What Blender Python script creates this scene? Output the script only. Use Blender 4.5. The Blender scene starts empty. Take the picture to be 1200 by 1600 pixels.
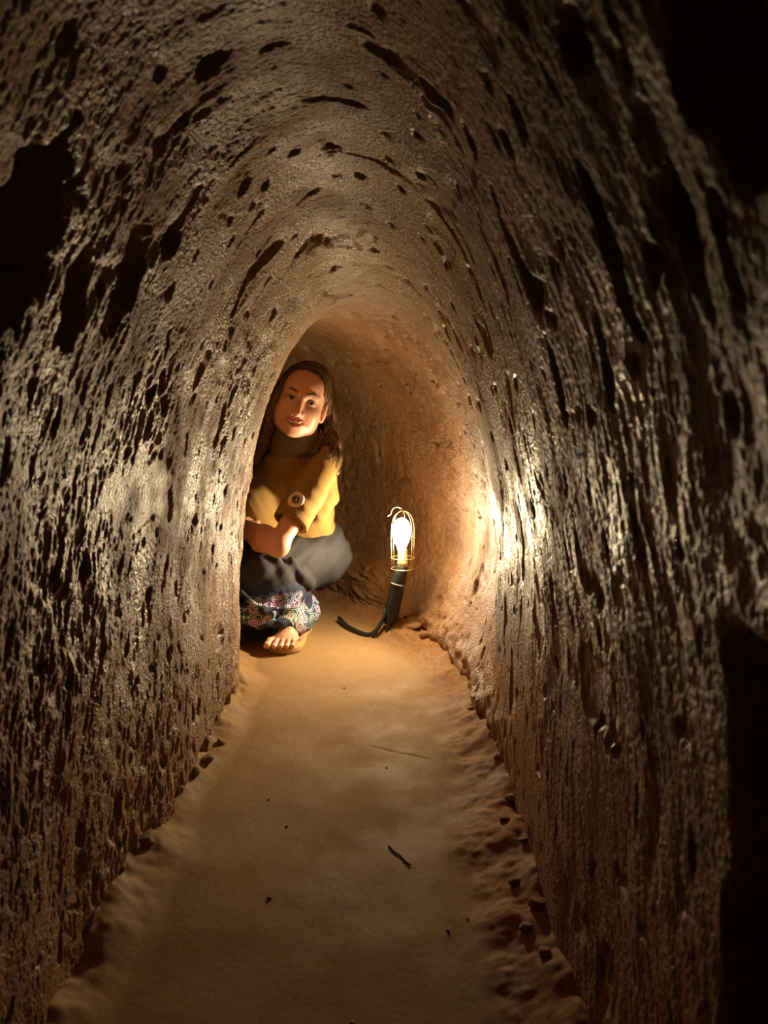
import bpy, bmesh, math, random
import numpy as np
from mathutils import Vector, Matrix
from mathutils.bvhtree import BVHTree

SC = bpy.context.scene
COL = SC.collection
rng = np.random.RandomState(7)
random.seed(7)

# ------------------------------------------------------------------ camera, world, exposure
CAM_H, PITCH, FPX = 0.68, math.radians(7.4), 1155.0
cam_d = bpy.data.cameras.new('camera')
cam_d.sensor_fit = 'VERTICAL'; cam_d.sensor_height = 36.0; cam_d.lens = 36.0 * FPX / 1600.0
cam_d.clip_start = 0.01; cam_d.clip_end = 50
cam = bpy.data.objects.new('camera', cam_d); COL.objects.link(cam)
cam.location = (0, 0, CAM_H); cam.rotation_euler = (math.radians(90) - PITCH, 0, 0)
SC.camera = cam
cam_d.dof.use_dof = True; cam_d.dof.focus_distance = 2.0; cam_d.dof.aperture_fstop = 9.0

world = bpy.data.worlds.new('world'); SC.world = world; world.use_nodes = True
world.node_tree.nodes['Background'].inputs[0].default_value = (0, 0, 0, 1)
world.node_tree.nodes['Background'].inputs[1].default_value = 0.0

SC.view_settings.view_transform = 'Standard'; SC.view_settings.look = 'None'
SC.view_settings.gamma = 1.0; SC.view_settings.use_curve_mapping = False
SC.view_settings.exposure = 0.0
SC.cycles.max_bounces = 6; SC.cycles.diffuse_bounces = 5; SC.cycles.glossy_bounces = 2
SC.cycles.sample_clamp_indirect = 4.0
SC.cycles.use_denoising = True

BULB_POWER = 1000.0          # radiance of the lamp's bulb
BULB = (0.0535, 2.205, 0.3305)

# ------------------------------------------------------------------ helpers
def sstep(a, b, x):
    t = np.clip((x - a) / (b - a), 0, 1)
    return t * t * (3 - 2 * t)

def _hash(ix, iy, seed):
    h = (ix.astype(np.int64) * 374761393 + iy.astype(np.int64) * 668265263 + seed * 982451653) & 0x7fffffff
    h = ((h ^ (h >> 13)) * 1274126177) & 0x7fffffff
    h = ((h ^ (h >> 16)) * 2246822519) & 0x7fffffff
    return ((h ^ (h >> 15)) & 0xffff).astype(np.float64) / 65535.0

def vnoise(x, y, seed=0):
    """gradient noise in the range about -1..1"""
    x0 = np.floor(x); y0 = np.floor(y)
    fx = x - x0; fy = y - y0
    def g(ix, iy, dx, dy):
        a = _hash(ix, iy, seed) * (2 * math.pi)
        return np.cos(a) * dx + np.sin(a) * dy
    u = fx * fx * fx * (fx * (fx * 6 - 15) + 10); v = fy * fy * fy * (fy * (fy * 6 - 15) + 10)
    n00 = g(x0, y0, fx, fy); n10 = g(x0 + 1, y0, fx - 1, fy)
    n01 = g(x0, y0 + 1, fx, fy - 1); n11 = g(x0 + 1, y0 + 1, fx - 1, fy - 1)
    return 1.45 * ((n00 * (1 - u) + n10 * u) * (1 - v) + (n01 * (1 - u) + n11 * u) * v)

def fbm(x, y, seed=0, octs=3, gain=0.5):
    a, s = 1.0, 0.0
    for o in range(octs):
        s = s + a * vnoise(x * 2 ** o, y * 2 ** o, seed + 17 * o); a *= gain
    return s

def link_mesh(name, verts, faces, mat=None, parent=None, uv=None, smooth=True):
    me = bpy.data.meshes.new(name)
    verts = np.asarray(verts, np.float32); faces = np.asarray(faces, np.int32)
    if faces.ndim == 2:
        n = faces.shape[1]
        me.vertices.add(len(verts)); me.vertices.foreach_set('co', verts.ravel())
        me.loops.add(faces.size); me.loops.foreach_set('vertex_index', faces.ravel())
        me.polygons.add(len(faces))
        me.polygons.foreach_set('loop_start', np.arange(0, faces.size, n, dtype=np.int32))
        me.polygons.foreach_set('loop_total', np.full(len(faces), n, np.int32))
    if uv is not None:
        l = me.uv_layers.new(name='UVMap')
        l.data.foreach_set('uv', np.asarray(uv, np.float32)[faces.ravel()].ravel())
    me.update(calc_edges=True); me.validate()
    if smooth: me.polygons.foreach_set('use_smooth', np.ones(len(me.polygons), bool))
    o = bpy.data.objects.new(name, me); COL.objects.link(o)
    if mat: me.materials.append(mat)
    if parent: o.parent = parent
    return o

def from_bm(name, bm, mat=None, parent=None, smooth=True):
    me = bpy.data.meshes.new(name); bm.to_mesh(me); bm.free()
    for p in me.polygons: p.use_smooth = smooth
    o = bpy.data.objects.new(name, me); COL.objects.link(o)
    if mat: me.materials.append(mat)
    if parent: o.parent = parent
    return o

def tag(o, label=None, cat=None, group=None, kind=None):
    if label: o['label'] = label
    if cat: o['category'] = cat
    if group: o['group'] = group
    if kind: o['kind'] = kind
    return o

def empty(name, loc=(0, 0, 0)):
    o = bpy.data.objects.new(name, None); COL.objects.link(o); o.location = loc
    o.empty_display_size = 0.05
    return o

def tube_arrays(pts, rad, seg=10, caps=True):
    """swept tube, returns verts, faces(quads)"""
    pts = [Vector(p) for p in pts]; n = len(pts)
    if not hasattr(rad, '__len__'): rad = [rad] * n
    V, F = [], []
    t0 = (pts[1] - pts[0]).normalized()
    up = Vector((0, 0, 1)) if abs(t0.z) < 0.9 else Vector((1, 0, 0))
    a = t0.cross(up).normalized()
    for i, p in enumerate(pts):
        t = (pts[min(i + 1, n - 1)] - pts[max(i - 1, 0)]).normalized()
        a = (a - t * a.dot(t)).normalized(); b = t.cross(a)
        for k in range(seg):
            an = 2 * math.pi * k / seg
            V.append(p + (a * math.cos(an) + b * math.sin(an)) * rad[i])
    for i in range(n - 1):
        for k in range(seg):
            k2 = (k + 1) % seg
            F.append((i * seg + k, i * seg + k2, (i + 1) * seg + k2, (i + 1) * seg + k))
    if caps:
        c0 = len(V); V.append(pts[0]); c1 = len(V); V.append(pts[-1])
        for k in range(seg):
            k2 = (k + 1) % seg
            F.append((c0, k2, k, c0)); F.append((c1, (n - 1) * seg + k, (n - 1) * seg + k2, c1))
    return V, F

def tube(name, pts, rad, mat, parent=None, seg=10, closed=False):
    if closed:
        pts = list(pts) + [pts[0]]
    V, F = tube_arrays(pts, rad, seg, caps=not closed)
    me = bpy.data.meshes.new(name)
    me.from_pydata([tuple(v) for v in V], [], [tuple(dict.fromkeys(f)) for f in F])
    for p in me.polygons: p.use_smooth = True
    o = bpy.data.objects.new(name, me); COL.objects.link(o); me.materials.append(mat)
    if parent: o.parent = parent
    return o

def smooth_path(ctrl, n=24):
    """Catmull-Rom through control points"""
    P = [np.array(c, float) for c in ctrl]; P = [2 * P[0] - P[1]] + P + [2 * P[-1] - P[-2]]
    out = []
    m = len(P) - 3
    for i in range(m):
        for k in range(n // m + 1):
            t = k / (n // m + 1)
            a, b, c, d = P[i:i + 4]
            out.append(0.5 * ((2 * b) + (-a + c) * t + (2 * a - 5 * b + 4 * c - d) * t * t + (-a + 3 * b - 3 * c + d) * t ** 3))
    out.append(P[-2])
    return out

def W(px, py, Y):
    """point on the ray through photo pixel at forward distance Y"""
    u = (px - 600) / FPX; v = (800 - py) / FPX
    d = np.array([u, math.cos(PITCH) + v * math.sin(PITCH), -math.sin(PITCH) + v * math.cos(PITCH)])
    return np.array([0, 0, CAM_H]) + d * (Y / d[1])

# ------------------------------------------------------------------ materials
def new_mat(name):
    m = bpy.data.materials.new(name); m.use_nodes = True
    nt = m.node_tree; b = nt.nodes['Principled BSDF']
    return m, nt, b

def N(nt, t, **kw):
    n = nt.nodes.new(t)
    for k, v in kw.items():
        if k.startswith('i_'): n.inputs[k[2:]].default_value = v
        else: setattr(n, k, v)
    return n

def ramp(nt, stops):
    r = nt.nodes.new('ShaderNodeValToRGB'); e = r.color_ramp.elements
    while len(e) < len(stops): e.new(0.5)
    for i, (p, c) in enumerate(stops):
        e[i].position = p; e[i].color = (*c, 1) if len(c) == 3 else c
    return r

def simple_mat(name, col, rough=0.6, spec=0.4, metal=0.0, noise=0.0, scale=40, bump=0.0, bscale=200):
    m, nt, b = new_mat(name)
    b.inputs['Roughness'].default_value = rough; b.inputs['Specular IOR Level'].default_value = spec
    b.inputs['Metallic'].default_value = metal
    b.inputs['Base Color'].default_value = (*col, 1)
    tc = N(nt, 'ShaderNodeTexCoord')
    if noise:
        n = N(nt, 'ShaderNodeTexNoise', i_Scale=scale, i_Detail=4.0)
        nt.links.new(tc.outputs['Object'], n.inputs['Vector'])
        r = ramp(nt, [(0.3, [c * (1 - noise) for c in col]), (0.7, [min(1, c * (1 + noise)) for c in col])])
        nt.links.new(n.outputs['Fac'], r.inputs['Fac']); nt.links.new(r.outputs['Color'], b.inputs['Base Color'])
    if bump:
        n = N(nt, 'ShaderNodeTexNoise', i_Scale=bscale, i_Detail=3.0)
        nt.links.new(tc.outputs['Object'], n.inputs['Vector'])
        bp = N(nt, 'ShaderNodeBump', i_Strength=bump, i_Distance=0.002)
        nt.links.new(n.outputs['Fac'], bp.inputs['Height']); nt.links.new(bp.outputs['Normal'], b.inputs['Normal'])
    return m

def clay_mat(name, c_dark, c_mid, c_light, rough=0.5, spec=0.5, sx=1.0, sy=0.25, bump=0.6, grain=200.0, red=None, red_edge=False):
    m, nt, b = new_mat(name); L = nt.links
    tc = N(nt, 'ShaderNodeTexCoord')
    mp = N(nt, 'ShaderNodeMapping'); mp.inputs['Scale'].default_value = (sx, sy, 1)
    L.new(tc.outputs['UV'], mp.inputs['Vector'])
    n1 = N(nt, 'ShaderNodeTexNoise', i_Scale=3.0, i_Detail=5.0, i_Roughness=0.6)
    L.new(tc.outputs['Object'], n1.inputs['Vector'])
    n2 = N(nt, 'ShaderNodeTexNoise', i_Scale=90.0, i_Detail=4.0, i_Roughness=0.6)
    L.new(mp.outputs['Vector'], n2.inputs['Vector'])
    mix = N(nt, 'ShaderNodeMath', operation='ADD'); mul = N(nt, 'ShaderNodeMath', operation='MULTIPLY'); mul.inputs[1].default_value = 0.5
    L.new(n1.outputs['Fac'], mix.inputs[0]); L.new(n2.outputs['Fac'], mix.inputs[1]); L.new(mix.outputs[0], mul.inputs[0])
    r = ramp(nt, [(0.36, c_dark), (0.5, c_mid), (0.66, c_light)])
    L.new(mul.outputs[0], r.inputs['Fac']); L.new(r.outputs['Color'], b.inputs['Base Color'])
    if red:                                                            # walls: warm bounced light painted in as redder colour, low down and in bend
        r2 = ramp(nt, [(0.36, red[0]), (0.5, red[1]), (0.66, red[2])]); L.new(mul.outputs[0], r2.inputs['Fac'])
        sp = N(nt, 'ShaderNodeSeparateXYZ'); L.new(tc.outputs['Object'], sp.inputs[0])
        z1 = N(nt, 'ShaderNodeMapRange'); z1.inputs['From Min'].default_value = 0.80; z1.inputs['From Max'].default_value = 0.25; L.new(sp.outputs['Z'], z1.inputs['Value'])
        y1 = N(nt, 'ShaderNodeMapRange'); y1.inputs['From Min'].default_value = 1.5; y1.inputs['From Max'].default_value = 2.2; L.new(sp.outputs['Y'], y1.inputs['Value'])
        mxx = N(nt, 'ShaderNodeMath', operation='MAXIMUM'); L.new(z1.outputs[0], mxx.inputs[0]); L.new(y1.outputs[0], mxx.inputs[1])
        if red_edge:                                                   # crumbled spoil beside the right wall
            su = N(nt, 'ShaderNodeSeparateXYZ'); L.new(tc.outputs['UV'], su.inputs[0])
            z1.inputs['From Min'].default_value = 0.15; z1.inputs['From Max'].default_value = 0.22; L.new(su.outputs['Y'], z1.inputs['Value'])
            L.new(z1.outputs[0], mxx.inputs[1])
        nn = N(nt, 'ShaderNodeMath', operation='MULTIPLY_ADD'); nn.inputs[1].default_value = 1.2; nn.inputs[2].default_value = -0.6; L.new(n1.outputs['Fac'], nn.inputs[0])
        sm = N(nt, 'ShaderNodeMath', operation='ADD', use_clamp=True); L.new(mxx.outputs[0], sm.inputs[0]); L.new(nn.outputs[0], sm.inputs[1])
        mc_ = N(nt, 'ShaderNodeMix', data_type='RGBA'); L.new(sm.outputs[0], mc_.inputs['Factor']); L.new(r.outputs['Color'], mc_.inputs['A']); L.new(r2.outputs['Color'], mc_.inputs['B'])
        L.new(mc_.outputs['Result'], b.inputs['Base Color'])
    n3 = N(nt, 'ShaderNodeTexNoise', i_Scale=grain, i_Detail=5.0, i_Roughness=0.68)
    L.new(mp.outputs['Vector'], n3.inputs['Vector'])
    n4 = N(nt, 'ShaderNodeTexNoise', i_Scale=grain * 1.3, i_Detail=2.0)
    L.new(tc.outputs['Object'], n4.inputs['Vector'])
    ad = N(nt, 'ShaderNodeMath', operation='ADD'); L.new(n3.outputs['Fac'], ad.inputs[0]); L.new(n4.outputs['Fac'], ad.inputs[1])
    bp = N(nt, 'ShaderNodeBump', i_Strength=bump, i_Distance=0.004)
    L.new(ad.outputs[0], bp.inputs['Height']); L.new(bp.outputs['Normal'], b.inputs['Normal'])
    n5 = N(nt, 'ShaderNodeTexNoise', i_Scale=7.0, i_Detail=4.0, i_Roughness=0.65); L.new(tc.outputs['Object'], n5.inputs['Vector'])
    rr = N(nt, 'ShaderNodeMapRange'); rr.inputs['From Min'].default_value = 0.36; rr.inputs['From Max'].default_value = 0.60
    rr.inputs['To Min'].default_value = min(0.9, rough + 0.35); rr.inputs['To Max'].default_value = rough - 0.05       # damp, shinier patches
    L.new(n5.outputs['Fac'], rr.inputs['Value']); L.new(rr.outputs[0], b.inputs['Roughness'])
    b.inputs['Specular IOR Level'].default_value = spec
    return m

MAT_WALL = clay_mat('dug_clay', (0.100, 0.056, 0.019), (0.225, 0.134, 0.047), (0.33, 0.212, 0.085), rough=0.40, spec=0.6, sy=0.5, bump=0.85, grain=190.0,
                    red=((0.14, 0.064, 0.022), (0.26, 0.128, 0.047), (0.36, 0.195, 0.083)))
MAT_FLOOR = clay_mat('packed_earth', (0.25, 0.150, 0.062), (0.295, 0.182, 0.080), (0.33, 0.208, 0.096), rough=0.75, spec=0.2, sy=1.0, bump=0.12, grain=260.0,
                     red=((0.17, 0.080, 0.030), (0.27, 0.135, 0.052), (0.35, 0.19, 0.08)), red_edge=True)
MAT_CLOD = clay_mat('loose_clay', (0.22, 0.120, 0.045), (0.30, 0.17, 0.07), (0.36, 0.21, 0.09), rough=0.75, spec=0.2, sy=1.0, bump=0.5)

# ------------------------------------------------------------------ tunnel path and section
R_BEND, S_BEND, A_END = 1.25, 1.60, math.radians(80)
HEAD = math.radians(1.5)          # heading to the right of +Y on the straight run
X_AT0 = -0.10
def path(s):
    """plan position, tangent, right-hand normal for arc length s (s=0 below the camera)"""
    s = np.asarray(s, float)
    a = np.clip((s - S_BEND) / R_BEND, 0, A_END)
    s1 = np.minimum(s, S_BEND)
    x = X_AT0 + s1 * math.sin(HEAD); y = s1 * math.cos(HEAD)
    h = HEAD - a
    x = x + R_BEND * (np.cos(h) - math.cos(HEAD)) * 1.0
    y = y - R_BEND * (np.sin(h) - math.sin(HEAD))
    extra = np.maximum(s - S_BEND - R_BEND * A_END, 0)
    x = x + extra * np.sin(h); y = y + extra * np.cos(h)
    return x, y, np.sin(h), np.cos(h)      # tangent = (sin h, cos h), right = (cos h, -sin h)

# section: list of (x, z) from left foot over the top to the right foot, resampled by arc length
def section():
    pts = []
    zl = np.linspace(-0.06, 0.15, 20); zr = np.linspace(-0.06, 0.34, 26)
    for z in zl: pts.append((-0.29, z))
    for a in np.linspace(180, 90, 80)[1:]:
        ca, sa = math.cos(math.radians(a)), math.sin(math.radians(a))
        pts.append((0.29 * ca, 0.15 + 0.88 * sa))
    for a in np.linspace(90, 0, 70)[1:-1]:
        ca, sa = math.cos(math.radians(a)), math.sin(math.radians(a))
        pts.append((0.29 * ca, 0.34 + 0.69 * sa))
    for z in zr[::-1]: pts.append((0.29, z))
    P = np.array(pts); d = np.r_[0, np.cumsum(np.hypot(*np.diff(P, axis=0).T))]
    return P, d
SEC, SEC_D = section()
T_MAX = SEC_D[-1]
def sec_at(t):
    x = np.interp(t, SEC_D, SEC[:, 0]); z = np.interp(t, SEC_D, SEC[:, 1])
    e = 0.01
    dx = np.interp(t + e, SEC_D, SEC[:, 0]) - np.interp(t - e, SEC_D, SEC[:, 0])
    dz = np.interp(t + e, SEC_D, SEC[:, 1]) - np.interp(t - e, SEC_D, SEC[:, 1])
    l = np.hypot(dx, dz) + 1e-9
    return x, z, -dz / l, dx / l           # outward normal (left wall: going up dz>0 -> -x)

# hollows: (s, t, half-size along s, half-size along t, depth)
HOLLOWS = [(0.590, 0.885, 0.045, 0.085, 0.060), (0.805, 0.895, 0.034, 0.062, 0.032), (0.880, 0.953, 0.018, 0.020, 0.016),
           (0.703, 0.850, 0.022, 0.045, 0.030), (1.028, 1.192, 0.020, 0.012, 0.022), (0.679, 1.390, 0.018, 0.016, 0.020),
           (0.703, 1.324, 0.014, 0.034, 0.018), (0.471, 1.545, 0.014, 0.050, 0.024), (0.382, 1.552, 0.018, 0.030, 0.024),
           (0.690, 1.610, 0.012, 0.040, 0.016), (0.541, 1.618, 0.014, 0.028, 0.022), (0.414, 1.444, 0.018, 0.016, 0.020),
           (0.724, 1.102, 0.020, 0.018, 0.018), (0.976, 1.066, 0.012, 0.012, 0.014), (0.311, 1.498, 0.026, 0.060, 0.040),
           (1.135, 1.222, 0.016, 0.010, 0.016), (0.976, 1.318, 0.014, 0.010, 0.015), (1.037, 1.090, 0.014, 0.010, 0.015),
           (1.003, 1.144, 0.014, 0.010, 0.014), (0.581, 1.432, 0.010, 0.012, 0.014), (0.864, 1.384, 0.011, 0.009, 0.013),
           (1.106, 1.288, 0.013, 0.009, 0.013), (0.530, 1.432, 0.010, 0.018, 0.014)]

def relief(s, t, z, x):
    """outward offset (m) of the dug surface"""
    wob = vnoise(s * 5, t * 4, 3) + 0.5 * vnoise(s * 11, t * 9, 4)
    lean = s - 0.16 * z                                                      # strokes lean a little
    amp = np.clip(0.8 + 0.9 * vnoise(s * 3.1, t * 3.7, 8), 0.2, 1.7)
    side = 0.45 + 0.55 * sstep(0.95, 0.75, z)                                # the roof was scraped smoother
    side = side * np.where(x > 0, 0.55 + 1.0 * sstep(1.8, 2.2, s), 1.0)
    plate = 0.8 * sstep(0.50, 0.62, vnoise(s * 4.5 + 7, t * 5.5, 19) + 0.15 * vnoise(s * 30, t * 22, 18))   # flat spalled faces
    plate = np.maximum(plate, sstep(1.15, 0.85, np.hypot((s - 1.085 + 0.35 * (t - 0.63)) / 0.040, (t - 0.63) / 0.060) + 0.35 * vnoise(s * 22, t * 18, 18)) * (x < 0))
    rough = 1 - 0.7 * plate
    calm = np.where(x > 0, 0.5 + 0.5 * sstep(1.7, 2.1, s), 1.0)              # right side scraped flatter
    d = 0.012 * fbm(s * 2.2, t * 2.0, 11, 2)
    d += 0.0046 * fbm(lean * 9 + wob * 0.5, t * 3.4, 21, 2) * (0.5 + 0.5 * calm)      # rings left by the pick
    d += 0.0030 * amp * fbm(s * 17 + wob, t * 12 + wob, 25, 2) * calm         # lumps
    g = vnoise(lean * 33 + 0.9 * wob, t * 10.5 + 0.6 * wob, 31)
    d += 0.0015 * amp * (1 - np.abs(g) * 2) * side * rough                   # ridged strokes
    d += 0.0020 * amp * vnoise(lean * 78 + 1.2 * wob, t * 21 + wob, 41) * side * rough
    d += 0.0017 * amp * vnoise(lean * 150 + wob, t * 52 + wob, 51) * rough * (0.35 + 0.65 * side) * calm
    d += 0.0012 * vnoise(s * 250, t * 190, 57) * rough * (0.4 + 0.6 * calm)
    d += 0.005 * plate
    p = vnoise(lean * 15 + 0.8 * wob, t * 7.5 + 0.6 * wob, 61) + 0.15 * vnoise(s * 50, t * 35, 62)
    d += 0.040 * np.maximum(0, p - 0.50) ** 1.15                              # chips knocked out
    p2 = vnoise(s * 34, t * 24, 71)
    d += 0.026 * np.maximum(0, p2 - 0.50)
    ragged = np.maximum(0.2, 1 + 0.55 * vnoise(s * 25, t * 20, 77) + 0.45 * vnoise(s * 60, t * 45, 78))
    for (hs, ht, ws, wt, dep) in HOLLOWS:
        q = (((s - hs) / ws) ** 2 + ((t - ht) / wt) ** 2) * ragged
        d += dep * np.clip(1 - q, 0, 1) ** 0.8
    right = x > 0.1
    # side recess low on the right beside the camera
    edge = 0.365 + 0.10 * np.clip(0.53 - z, 0, 0.6)
    rec = sstep(0.03, -0.03, s - edge + 0.012 * vnoise(t * 9, t * 0 + 2, 81) + 0.008 * vnoise(s * 30, t * 25, 84)) * sstep(0.585, 0.50, z + 0.03 * vnoise(s * 12, t * 12, 82)) * right
    d += 0.14 * rec
    foot = sstep(2.25, 2.45, s) * sstep(0.22, 0.10, z) * right
    d += foot * (-0.035 + 0.008 * (1 - 2 * np.abs(vnoise(s * 9 + z * 18, z * 45 - s * 12, 91))))
    foot2 = sstep(1.2, 1.6, s) * sstep(2.4, 2.1, s) * sstep(0.16, 0.06, z) * right
    d += foot2 * (-0.02 + 0.012 * fbm(s * 20, t * 20, 95, 2))
    # undercut, crumbled foot of the left wall
    und = sstep(0.055, 0.02, z) * (x < 0)
    d += und * 0.05 * np.maximum(0, vnoise(s * 14, s * 0 + 4.4, 97) + 0.1)
    return d

def widen(s, x, z):
    """the bend is dug wider on its outer side"""
    return 0.095 * sstep(1.35, 2.25, s) * sstep(3.0, 2.45, s) * sstep(0.02, 0.34, z) * np.clip(x / 0.29, 0, 1)

def tunnel_grid():
    s = [-1.0]
    while s[-1] < 0.28: s.append(s[-1] + 0.03)
    while s[-1] < 3.1: s.append(s[-1] + max(0.0012, 0.0024 * s[-1]))
    while s[-1] < 4.2: s.append(s[-1] + 0.02)
    return np.array(s)

S_ARR = tunnel_grid()
NT = 1000
T_ARR = np.linspace(0, T_MAX, NT)
def wall_surface(S, T):
    x, z, nx, nz = sec_at(T)
    d = relief(S, T, z, x)
    px, py, tx, ty = path(S)
    xr = x + nx * d + widen(S, x, z)
    zz = z + nz * d - 0.085 * sstep(1.15, 2.0, S) * np.clip(z / 1.03, 0, 1) ** 1.6
    return px + ty * xr, py - tx * xr, zz
_S, _T = np.meshgrid(S_ARR, T_ARR, indexing='ij')
GX, GY, GZ = wall_surface(_S, _T)
GV = np.stack([GX, GY, GZ], -1)
def grid_faces(n0, n1):
    i = np.arange(n0 - 1)[:, None]; j = np.arange(n1 - 1)[None, :]
    a = i * n1 + j
    return np.stack([a, a + 1, a + n1 + 1, a + n1], -1).reshape(-1, 4)
def wall_piece(name, j0, j1):
    V = GV[:, j0:j1 + 1]; n1 = j1 + 1 - j0
    uv = np.stack([_S[:, j0:j1 + 1], _T[:, j0:j1 + 1]], -1).reshape(-1, 2)
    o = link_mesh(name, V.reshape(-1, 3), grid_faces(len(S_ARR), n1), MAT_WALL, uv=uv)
    return tag(o, kind='structure')
T_L = float(np.interp(0.62, SEC[:80, 1], SEC_D[:80])); JL = int(round(T_L / T_MAX * (NT - 1)))
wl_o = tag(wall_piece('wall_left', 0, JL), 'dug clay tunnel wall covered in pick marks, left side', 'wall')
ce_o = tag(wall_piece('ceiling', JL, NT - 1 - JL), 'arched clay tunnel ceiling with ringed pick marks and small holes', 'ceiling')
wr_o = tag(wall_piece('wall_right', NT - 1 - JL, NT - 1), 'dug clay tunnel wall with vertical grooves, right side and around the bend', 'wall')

# ------------------------------------------------------------------ floor
XF = np.linspace(-0.40, 0.40, 260)
SF = [-1.0]
while SF[-1] < 0.3: SF.append(SF[-1] + 0.03)
while SF[-1] < 3.2: SF.append(SF[-1] + max(0.0022, 0.0035 * SF[-1]))
while SF[-1] < 4.2: SF.append(SF[-1] + 0.03)
SF = np.array(SF)
def floor_h(s, x):
    z = 0.005 * fbm(s * 3.5, x * 4, 101, 2) + 0.0005 * fbm(s * 16, x * 16, 111, 2) + 0.0002 * vnoise(s * 120, x * 120, 117)
    er = sstep(0.165 + 0.035 * vnoise(s * 5, s * 0 + 3.3, 5), 0.33, x + 0.012 * vnoise(s * 18, x * 18, 9))   # crumbled bank at the right foot
    z += er * (0.050 + 0.020 * fbm(s * 7, x * 12, 121, 2) + 0.006 * fbm(s * 24, x * 30, 131, 2)) + 0.0018 * sstep(0.0, 0.25, er) * fbm(s * 55, x * 55, 133, 2)
    z += 0.050 * np.exp(-((s - 2.135) / 0.055) ** 2 - ((x - 0.205) / 0.060) ** 2) * (1 + 0.25 * vnoise(s * 40, x * 40, 135))   # spoil heaped round the lamp's foot
    el = sstep(-0.225 + 0.03 * vnoise(s * 6, s * 0 + 1.7, 6), -0.34, x)
    z += el * (0.042 + 0.020 * fbm(s * 9, x * 12, 141, 2) + 0.007 * fbm(s * 30, x * 30, 143, 2))
    ck = np.abs(x - 0.10 - 0.03 * vnoise(s * 9, s * 0, 151) + 1.6 * (s - 1.42)) / 1.9                # shrinkage crack
    z -= 0.004 * sstep(0.0035, 0.0, ck) * sstep(0.02, 0.05, x) * sstep(0.17, 0.14, x) * (np.abs(s - 1.42) < 0.12)
    return z
_SF, _XF = np.meshgrid(SF, XF, indexing='ij')
px, py, tx, ty = path(_SF)
FV = np.stack([px + ty * _XF, py - tx * _XF, floor_h(_SF, _XF)], -1)
fl = link_mesh('floor', FV.reshape(-1, 3), grid_faces(len(SF), len(XF))[:, ::-1], MAT_FLOOR, uv=np.stack([_SF, _XF], -1).reshape(-1, 2))
tag(fl, 'smooth packed earth tunnel floor with a crumbled edge', 'floor', kind='structure')

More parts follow.
